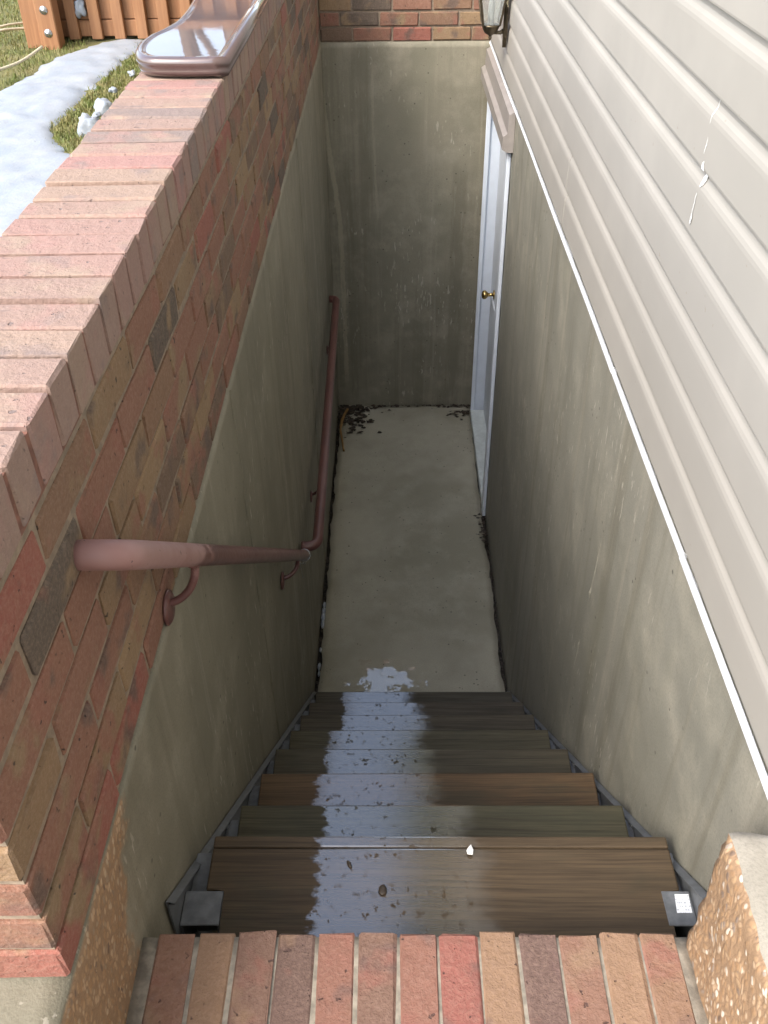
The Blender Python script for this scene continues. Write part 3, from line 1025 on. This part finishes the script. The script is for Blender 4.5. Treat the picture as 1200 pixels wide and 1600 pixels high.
bm = bmesh.new()
tube(bm, [(XR - .028, LY, .515), (XR - .045, LY, .507), (LX + .03, LY, .508), (LX + .01, LY, .512)], [.012, .009, .009, .012], 10)
bm_done(bm, 'arm', M['bronze'], ln_, True)

# ------------------------------------------------------------------ moulded lid on the wall cap
t = NT('lid_plastic')
p = t.pos()
n1 = t.noise(p, 12, 4, .6)
t.set('Base Color', t.mix(t.step(n1, .4, .65), (.075, .045, .042), (.095, .060, .055)))
film = t.step(t.noise(t.mapv(p, loc=(2, 0, 0)), 7.0, 3, .5), .40, .46)
t.set('Roughness', t.math('SUBTRACT', .30, t.math('MULTIPLY', film, .0)))
t.set('Coat Weight', 1.0); t.set('Coat IOR', 1.6)
t.set('Coat Roughness', 0.03)
rip = t.noise(p, 30, 3, .5)
t.l(t.bump(rip, .02, .004), t.b.inputs['Coat Normal'])
M['lid'] = t.m
def catmull(pts, n=6):
    out = []
    for i in range(len(pts) - 1):
        p0, p1, p2, p3 = [Vector(pts[max(0, min(len(pts) - 1, i + d))]) for d in (-1, 0, 1, 2)]
        for k in range(n):
            f = k / n
            out.append(0.5 * ((2 * p1) + (-p0 + p2) * f + (2 * p0 - 5 * p1 + 4 * p2 - p3) * f * f + (-p0 + 3 * p1 - 3 * p2 + p3) * f ** 3))
    out.append(Vector(pts[-1]))
    return out
ol = catmull([(-.398, 1.70), (-.45, 1.690), (-.54, 1.690), (-.605, 1.705), (-.642, 1.76), (-.658, 1.86), (-.652, 1.96), (-.628, 2.05), (-.612, 2.16), (-.612, 2.32), (-.622, 2.55), (-.625, 3.0)], 6)
ol = [(v.x, v.y) for i_, v in enumerate(ol) if i_ == 0 or (Vector((v.x, v.y)) - Vector((-.398, 1.70))).length > .04]
ol = ol[:-1] + [(-.625, 3.0), (-.400, 3.0), (-.398, 2.3)]
cx_ = sum(a for a, b in ol) / len(ol); cy_ = 2.3
def offs(o_):
    res = []
    n = len(ol)
    for i in range(n):
        a, b_, c_ = Vector(ol[i - 1]), Vector(ol[i]), Vector(ol[(i + 1) % n])
        d = (c_ - a).normalized()
        nrm_ = Vector((d.y, -d.x))
        if nrm_.dot(Vector((cx_, cy_)) - b_) < 0 and not (1.95 < b_.y < 2.3 and b_.x < -.55): nrm_ = -nrm_
        if (1.95 < b_.y < 2.3 and b_.x < -.55) and nrm_.x < 0: nrm_ = -nrm_
        res.append(b_ + nrm_ * o_)
    return res
bm = bmesh.new()
z0 = ZC + .003
layers = [(.022, z0), (.006, z0 + .004), (.002, z0 + .016), (.006, z0 + .022), (.000, z0 + .027), (-.001, z0 + .036), (.003, z0 + .043), (.009, z0 + .047), (.016, z0 + .0475), (.020, z0 + .0455), (.03, z0 + .0450)]
rings = []
for o_, zz in layers:
    rings.append([bm.verts.new((v.x, v.y, zz)) for v in offs(o_)])
n = len(ol)
for i in range(len(rings) - 1):
    for k in range(n):
        f = bm.faces.new((rings[i][k], rings[i][(k + 1) % n], rings[i + 1][(k + 1) % n], rings[i + 1][k])); f.smooth = True
bm.faces.new(rings[-1]); bm.faces.new(list(reversed(rings[0])))
bmesh.ops.recalc_face_normals(bm, faces=bm.faces)
lid = bm_done(bm, 'moulded_lid', M['lid'])
tag(lid, 'glossy wet dark brown moulded lid with a curved edge, lying on the brick wall cap', 'lid')

# ------------------------------------------------------------------ deck beyond the snow
t = NT('deck_wood')
p = t.pos(); r = t.rnd()
g = t.noise(t.mapv(p, scale=(55, 55, 3)), 1.0, 4, .6); g2 = t.noise(p, 3, 3)
c = t.mix(t.step(g, .35, .7), (.23, .105, .045), (.33, .165, .075))
c = t.mix(t.math('MULTIPLY', t.step(g2, .4, .7), .4), c, (.24, .13, .07))
t.set('Base Color', c); t.set('Roughness', .7); t.set('Normal', t.bump(g, .2, .003))
M['deck'] = t.m
dk = empty('deck', (-1.3, 5.2, ZG), 'low brown wooden deck with railing balusters standing beyond the snow', 'deck')
RY = 5.125
def part(name, args, mat=M['deck'], par=dk, bev=.004):
    bm = bmesh.new(); box(bm, *args, bev); return bm_done(bm, name, mat, par)
part('rim_board', (-1.96, XO - .02, RY + .042, RY + .08, ZG + .02, ZG + .105))
part('rim_board', (-1.96, XO - .02, RY + .050, RY + .088, ZG + .108, ZG + .36))
po = part('post', (-1.966, -1.866, 4.93, 5.04, ZG - .05, 1.62), bev=.006)
part('end_board', (-2.060, -1.969, 4.965, 8.0, ZG + .0, ZG + .40))
for zz in (.405, .52):
    bm = bmesh.new()
    lathe(bm, [(0, .022), (.004, .022), (.0045, .013), (.010, .011), (.014, .004)], (-1.916, 4.931, zz + .01), (0, -1, 0), 14)
    bm_done(bm, 'bolt', M['bolt'], po, True)
x = -1.864 + .03
bmb = bmesh.new(); box(bmb, -.031, .031, -.019, .019, 0, 1.17, .003)
meb = bpy.data.meshes.new('baluster'); bmb.to_mesh(meb); bmb.free(); meb.materials.append(M['deck'])
while x < XO - .05:
    o = bpy.data.objects.new('baluster', meb); COL.objects.link(o); o.parent = dk
    o.location = Vector((x, RY + .020, ZG + .012)) - dk.location
    x += .132
part('top_rail', (-2.02, XO - .02, RY - .04, RY + .10, 1.512, 1.555))
part('rail_board', (-1.96, XO - .02, RY + .041, RY + .078, 1.41, 1.505))
yb0 = RY + .095
for i in range(14):
    part('deck_board', (-2.05, XO - .02, yb0 + i * .144, yb0 + i * .144 + .138, ZG + .362, ZG + .39))

# ------------------------------------------------------------------ snow, grass, stalks
t = NT('snow')
p = t.pos()
n1 = t.noise(p, 7, 4, .6); n2 = t.noise(p, 90, 3, .6)
t.set('Base Color', t.mix(t.step(n1, .3, .7), (.25, .285, .325), (.31, .335, .365))); t.set('Roughness', .6)
t.set('Subsurface Weight', .2); t.set('Subsurface Scale', .02); t.set('Subsurface Radius', (.4, .6, 1.0))
t.set('Normal', t.bump(t.math('ADD', n1, t.math('MULTIPLY', n2, .25)), .4, .015))
M['snow'] = t.m
poly = [(-1.81, 4.80), (-1.60, 5.14), (-1.40, 5.14), (-1.42, 4.75), (-1.45, 4.40), (-1.46, 4.05), (-1.46, 3.80), (-1.50, 3.42), (-1.34, 3.10), (-1.1, 2.9), (-.9, 2.2), (-.80, 1.2), (-.85, 0.2), (-1.1, -.7), (-2.9, -.9), (-3.0, 1.5), (-2.3, 3.1), (-1.98, 3.75), (-1.86, 4.3)]
def inside(x, y):
    c_ = False
    n = len(poly)
    for i in range(n):
        (xa, ya), (xb, yb_) = poly[i], poly[i - 1]
        if (ya > y) != (yb_ > y) and x < (xb - xa) * (y - ya) / (yb_ - ya) + xa: c_ = not c_
    return c_
def dist(x, y):
    d = 9
    n = len(poly)
    P = Vector((x, y))
    for i in range(n):
        a, b_ = Vector(poly[i]), Vector(poly[i - 1])
        ab = b_ - a
        f = max(0, min(1, (P - a).dot(ab) / ab.length_squared))
        d = min(d, (a + ab * f - P).length)
    return d if inside(x, y) else -d
bm = bmesh.new()
stp = .028
GX, GY = int(2.3 / stp), int(6.2 / stp)
V = {}
for i in range(GX + 1):
    for j in range(GY + 1):
        x, y = -3.05 + i * stp, -1.0 + j * stp
        q = Vector((x, y, 0))
        d = dist(x, y) + .05 * noise.noise(q * 7) + .03 * noise.noise(q * 19)
        hh = .026 * (1 - math.exp(-max(0, d) / .04)) + (.010 * noise.noise(q * 3) + .010 * noise.noise(q * 11) + .006 * noise.noise(q * 27)) * min(1, max(0, d) / .1)
        V[i, j] = (x, y, ZG + (hh if d > 0 else -.02), d)
BV = {}
def bv(k):
    if k not in BV: BV[k] = bm.verts.new(V[k][:3])
    return BV[k]
for i in range(GX):
    for j in range(GY):
        ks = [(i, j), (i + 1, j), (i + 1, j + 1), (i, j + 1)]
        if any(V[k][3] > 0 for k in ks):
            f = bm.faces.new([bv(k) for k in ks]); f.smooth = True
tag(bm_done(bm, 'snow', M['snow']), 'sheet of old snow on the lawn left of the brick wall', 'snow', kind='stuff')
def clump(loc, r_, label, squash=.7, seed=0, group=None):
    bm = bmesh.new()
    bmesh.ops.create_icosphere(bm, subdivisions=3, radius=1)
    for v in bm.verts:
        v.co *= r_ * (1 + .55 * noise.noise(v.co * 1.3 + Vector((seed * 3.1, 0, 0))) + .25 * noise.noise(v.co * 4 + Vector((seed * 1.1, 5, 0))))
        v.co.z *= squash
        v.co += Vector(loc)
    o = bm_done(bm, 'snow_clump', M['snow'], None, True)
    return tag(o, label, 'snow', group)
clump((-1.775, RY + .02, .50), .032, 'small lump of snow stuck between deck post and balusters', 1.5, 1)
clump((-1.29, 3.62, ZG + .03), .045, 'white snow lump at the edge of the grass by the brick cap', .8, 2)
clump((-1.285, 3.33, ZG + .03), .05, 'pointed snow lump touching the outer brick cap edge', 1.0, 3)
for i, (a, b_) in enumerate(((-1.33, 3.93), (-1.30, 3.5), (-1.31, 4.25))):
    clump((a, b_, ZG + .03), .018, 'tiny snow crumb lying on the green grass strip', .7, 5 + i, 'snow crumbs on the grass')

t = NT('grass')
p = t.pos()
n1 = t.noise(p, 14, 3)
t.set('Base Color', t.mix(t.step(n1, .35, .65), (.10, .135, .025), (.22, .195, .075))); t.set('Roughness', .6)
M['grass'] = t.m
bm = bmesh.new()
rg = random.Random(11)
def blade(x, y, h):
    a = rg.uniform(0, 6.283); w = rg.uniform(.0015, .0035)
    lx, ly = math.cos(a) * w, math.sin(a) * w
    bx, by = rg.uniform(-.6, .6) * h, rg.uniform(-.6, .6) * h
    v = [bm.verts.new((x - lx, y - ly, ZG - .003)), bm.verts.new((x + lx, y + ly, ZG - .003)), bm.verts.new((x + bx * .4 + lx * .7, y + by * .4 + ly * .7, ZG + h * .6)), bm.verts.new((x + bx * .4 - lx * .7, y + by * .4 - ly * .7, ZG + h * .6)), bm.verts.new((x + bx, y + by, ZG + h * .9))]
    bm.faces.new((v[0], v[1], v[2], v[3])); bm.faces.new((v[3], v[2], v[4]))
for _ in range(16000):
    x, y = rg.uniform(-1.5, -.68), rg.uniform(3.0, 5.1)
    if not inside(x, y) or rg.random() < .06: blade(x, y, rg.uniform(.012, .032))
for _ in range(26000):
    x, y = rg.uniform(-3.6, -1.75), rg.uniform(3.3, 8.0)
    if not inside(x, y): blade(x, y, rg.uniform(.012, .035))
tag(bm_done(bm, 'grass', M['grass']), 'short yellow green winter grass around the snow', 'grass', kind='stuff')
M['stalk'] = plain('dry_stalk', (.55, .50, .36), .7)
for pts, lab in (([(-2.03, 3.75, ZG + .05), (-1.98, 4.05, ZG + .07), (-1.90, 4.35, ZG + .065), (-1.86, 4.62, ZG + .08)], 'pale straight dry stalk lying on the grass beside the snow'),
                 ([(-2.12, 5.2, ZG + .06), (-2.22, 5.05, ZG + .08), (-2.30, 4.95, ZG + .06), (-2.24, 5.10, ZG + .09), (-2.10, 5.35, ZG + .07)], 'pale looped dry stalk on the grass left of the deck post')):
    bm = bmesh.new(); tube(bm, catmull(pts, 5), .007, 6)
    tag(bm_done(bm, 'dry_stalk', M['stalk'], None, True), lab, 'stalk')

# ------------------------------------------------------------------ bare trees far behind (mirrored in the wet lid)
M['bark'] = plain('bark', (.20, .14, .095), .9, var=.35, scale=14, bump=.6)
def tree(loc, h, seed):
    tr_ = empty('bare_tree', loc, 'bare winter tree beyond the deck, mirrored in the wet brown lid', 'tree', 'bare trees mirrored in the lid')
    rn = random.Random(seed)
    bt, bc = bmesh.new(), bmesh.new()
    def grow(p, d, ln, r0, lev):
        n = 5
        pts, rad = [p], [r0]
        for i in range(n):
            d = (d + Vector([rn.uniform(-.13, .13) for _ in range(3)]) + Vector((0, 0, .04))).normalized()
            p = p + d * ln / n
            pts.append(p); rad.append(r0 * (1 - .55 * (i + 1) / n))
        tube(bt if lev == 0 else bc, pts, rad, 8 if lev == 0 else 5, cap=False)
        if lev < 4:
            for i in range(4 if lev else 9):
                k = rn.randint(2, n)
                a = rn.uniform(0, 6.28)
                nd = (d + Vector((math.cos(a), math.sin(a), rn.uniform(.0, .5))) * rn.uniform(.5, 1.0)).normalized()
                grow(pts[k], nd, ln * rn.uniform(.45, .7), rad[k] * .6, lev + 1)
    grow(Vector(loc), Vector((0, 0, 1)), h * .55, h * .022, 0)
    bm_done(bt, 'trunk', M['bark'], tr_, True)
    bm_done(bc, 'crown', M['bark'], tr_, True)
for i, (x, y, h) in enumerate(((-2.4, 16.0, 9.0), (-4.3, 20.0, 11.0), (-6.5, 17.0, 10.0), (-1.2, 23.0, 12.0))):
    tree((x, y, ZG), h, 40 + i)

# ------------------------------------------------------------------ litter on the basement floor
M['leaf'] = plain('wet_leaf', (.042, .030, .019), .55, var=.7, scale=60)
bm = bmesh.new()
rl = random.Random(5)
def scrap(x, y, s_, z=None):
    a = rl.uniform(0, 6.28)
    z = ZF + .004 if z is None else z
    pts = []
    k = rl.randint(4, 6)
    for i in range(k):
        b_ = a + 6.283 * i / k
        rr = s_ * rl.uniform(.5, 1.1)
        pts.append(bm.verts.new((x + math.cos(b_) * rr, y + math.sin(b_) * rr * .7, z + rl.uniform(.0, .5) * s_)))
    bm.faces.new(pts)
for _ in range(190):
    f = abs(rl.gauss(0, .5)); g_ = abs(rl.gauss(0, .5))
    scrap(XL + .02 + f * .22, YB - .03 - g_ * .30, rl.uniform(.008, .036))
for _ in range(90):
    scrap(rl.uniform(XL, XR), YB - .012 - abs(rl.gauss(0, .02)), rl.uniform(.006, .02))
for _ in range(45):
    scrap(XR - .03 - abs(rl.gauss(0, .07)), YB - .1 - abs(rl.gauss(0, .04)), rl.uniform(.008, .022))
for _ in range(260):
    scrap(XL + .008 + abs(rl.gauss(0, .009)), rl.uniform(2.0, 5.1), rl.uniform(.005, .014), ZF - .02)
for _ in range(220):
    scrap(XR - .008 - abs(rl.gauss(0, .009)), rl.uniform(2.0, 3.95), rl.uniform(.005, .014), ZF - .02)
for _ in range(40):
    scrap(XR - .012 - abs(rl.gauss(0, .022)), rl.uniform(3.6, 3.9), rl.uniform(.008, .02))
for _ in range(70):
    scrap(rl.uniform(XL + .05, XR - .05), rl.uniform(2.5, 5.0), rl.uniform(.003, .007))
tag(bm_done(bm, 'leaf_litter', M['leaf']), 'dark rotting leaf scraps gathered along the basement floor edges', 'leaves', kind='stuff')
M['twig'] = plain('twig', (.30, .17, .055), .6)
bm = bmesh.new()
tube(bm, catmull([(-.345, 5.12, ZF + .03), (-.372, 5.0, ZF + .035), (-.386, 4.87, ZF + .02), (-.37, 4.74, ZF + .015), (-.352, 4.60, ZF + .012)], 5), [.010] * 10 + [.007] * 11, 7)
tag(bm_done(bm, 'twig', M['twig'], None, True), 'bent orange brown twig in the far left corner of the basement floor', 'twig')
# snow left in the gap along the left wall
bm = bmesh.new()
for (y, s_) in ((3.02, .016), (2.97, .018), (2.92, .015), (3.07, .012), (2.72, .009), (2.60, .012), (2.55, .009)):
    r0 = bmesh.ops.create_icosphere(bm, subdivisions=2, radius=1)
    for v in r0['verts']:
        q = v.co.copy()
        v.co = Vector((XL + .016, y, ZF - .008)) + Vector((q.x * s_ * .8, q.y * s_ * 2.2, q.z * s_)) * (1 + .3 * noise.noise(q * 2 + Vector((y * 9, 0, 0))))
tag(bm_done(bm, 'snow_crumbs', M['snow'], None, True), 'thin line of icy snow in the gap under the left wall', 'snow', kind='stuff')
# bits on the top tread
zt = -0.1994
bm = bmesh.new()
o_ = [(.148, .262), (.158, .260), (.160, .272), (.156, .283), (.150, .278), (.146, .270)]
vs = [bm.verts.new((a, b_, zt + .004 + .004 * random.random())) for a, b_ in o_]
bm.faces.new(vs)
e = bmesh.ops.extrude_face_region(bm, geom=bm.faces[:])
for v in [g for g in e['geom'] if isinstance(g, bmesh.types.BMVert)]: v.co.z += .002
bmesh.ops.recalc_face_normals(bm, faces=bm.faces)
tag(bm_done(bm, 'paper_scrap', M['paper']), 'tiny white paper scrap on the top wooden tread', 'paper')
for (x, y, sx, sy, rot, lab) in ((-.090, .243, .004, .009, .5, 'small dark seed husk on the top wooden tread'), (-.023, .188, .009, .012, 0, 'dark round wet leaf scrap on the top wooden tread')):
    bm = bmesh.new()
    r0 = bmesh.ops.create_icosphere(bm, subdivisions=2, radius=1)
    for v in r0['verts']:
        q = v.co * (1 + .25 * noise.noise(v.co * 2 + Vector((x * 90, 0, 0))))
        v.co = Vector((x + q.x * sx * math.cos(rot) - q.y * sy * math.sin(rot), y + q.x * sx * math.sin(rot) + q.y * sy * math.cos(rot), zt + .002 + q.z * .003))
    tag(bm_done(bm, 'leaf_scrap', M['leaf'], None, True), lab, 'debris')
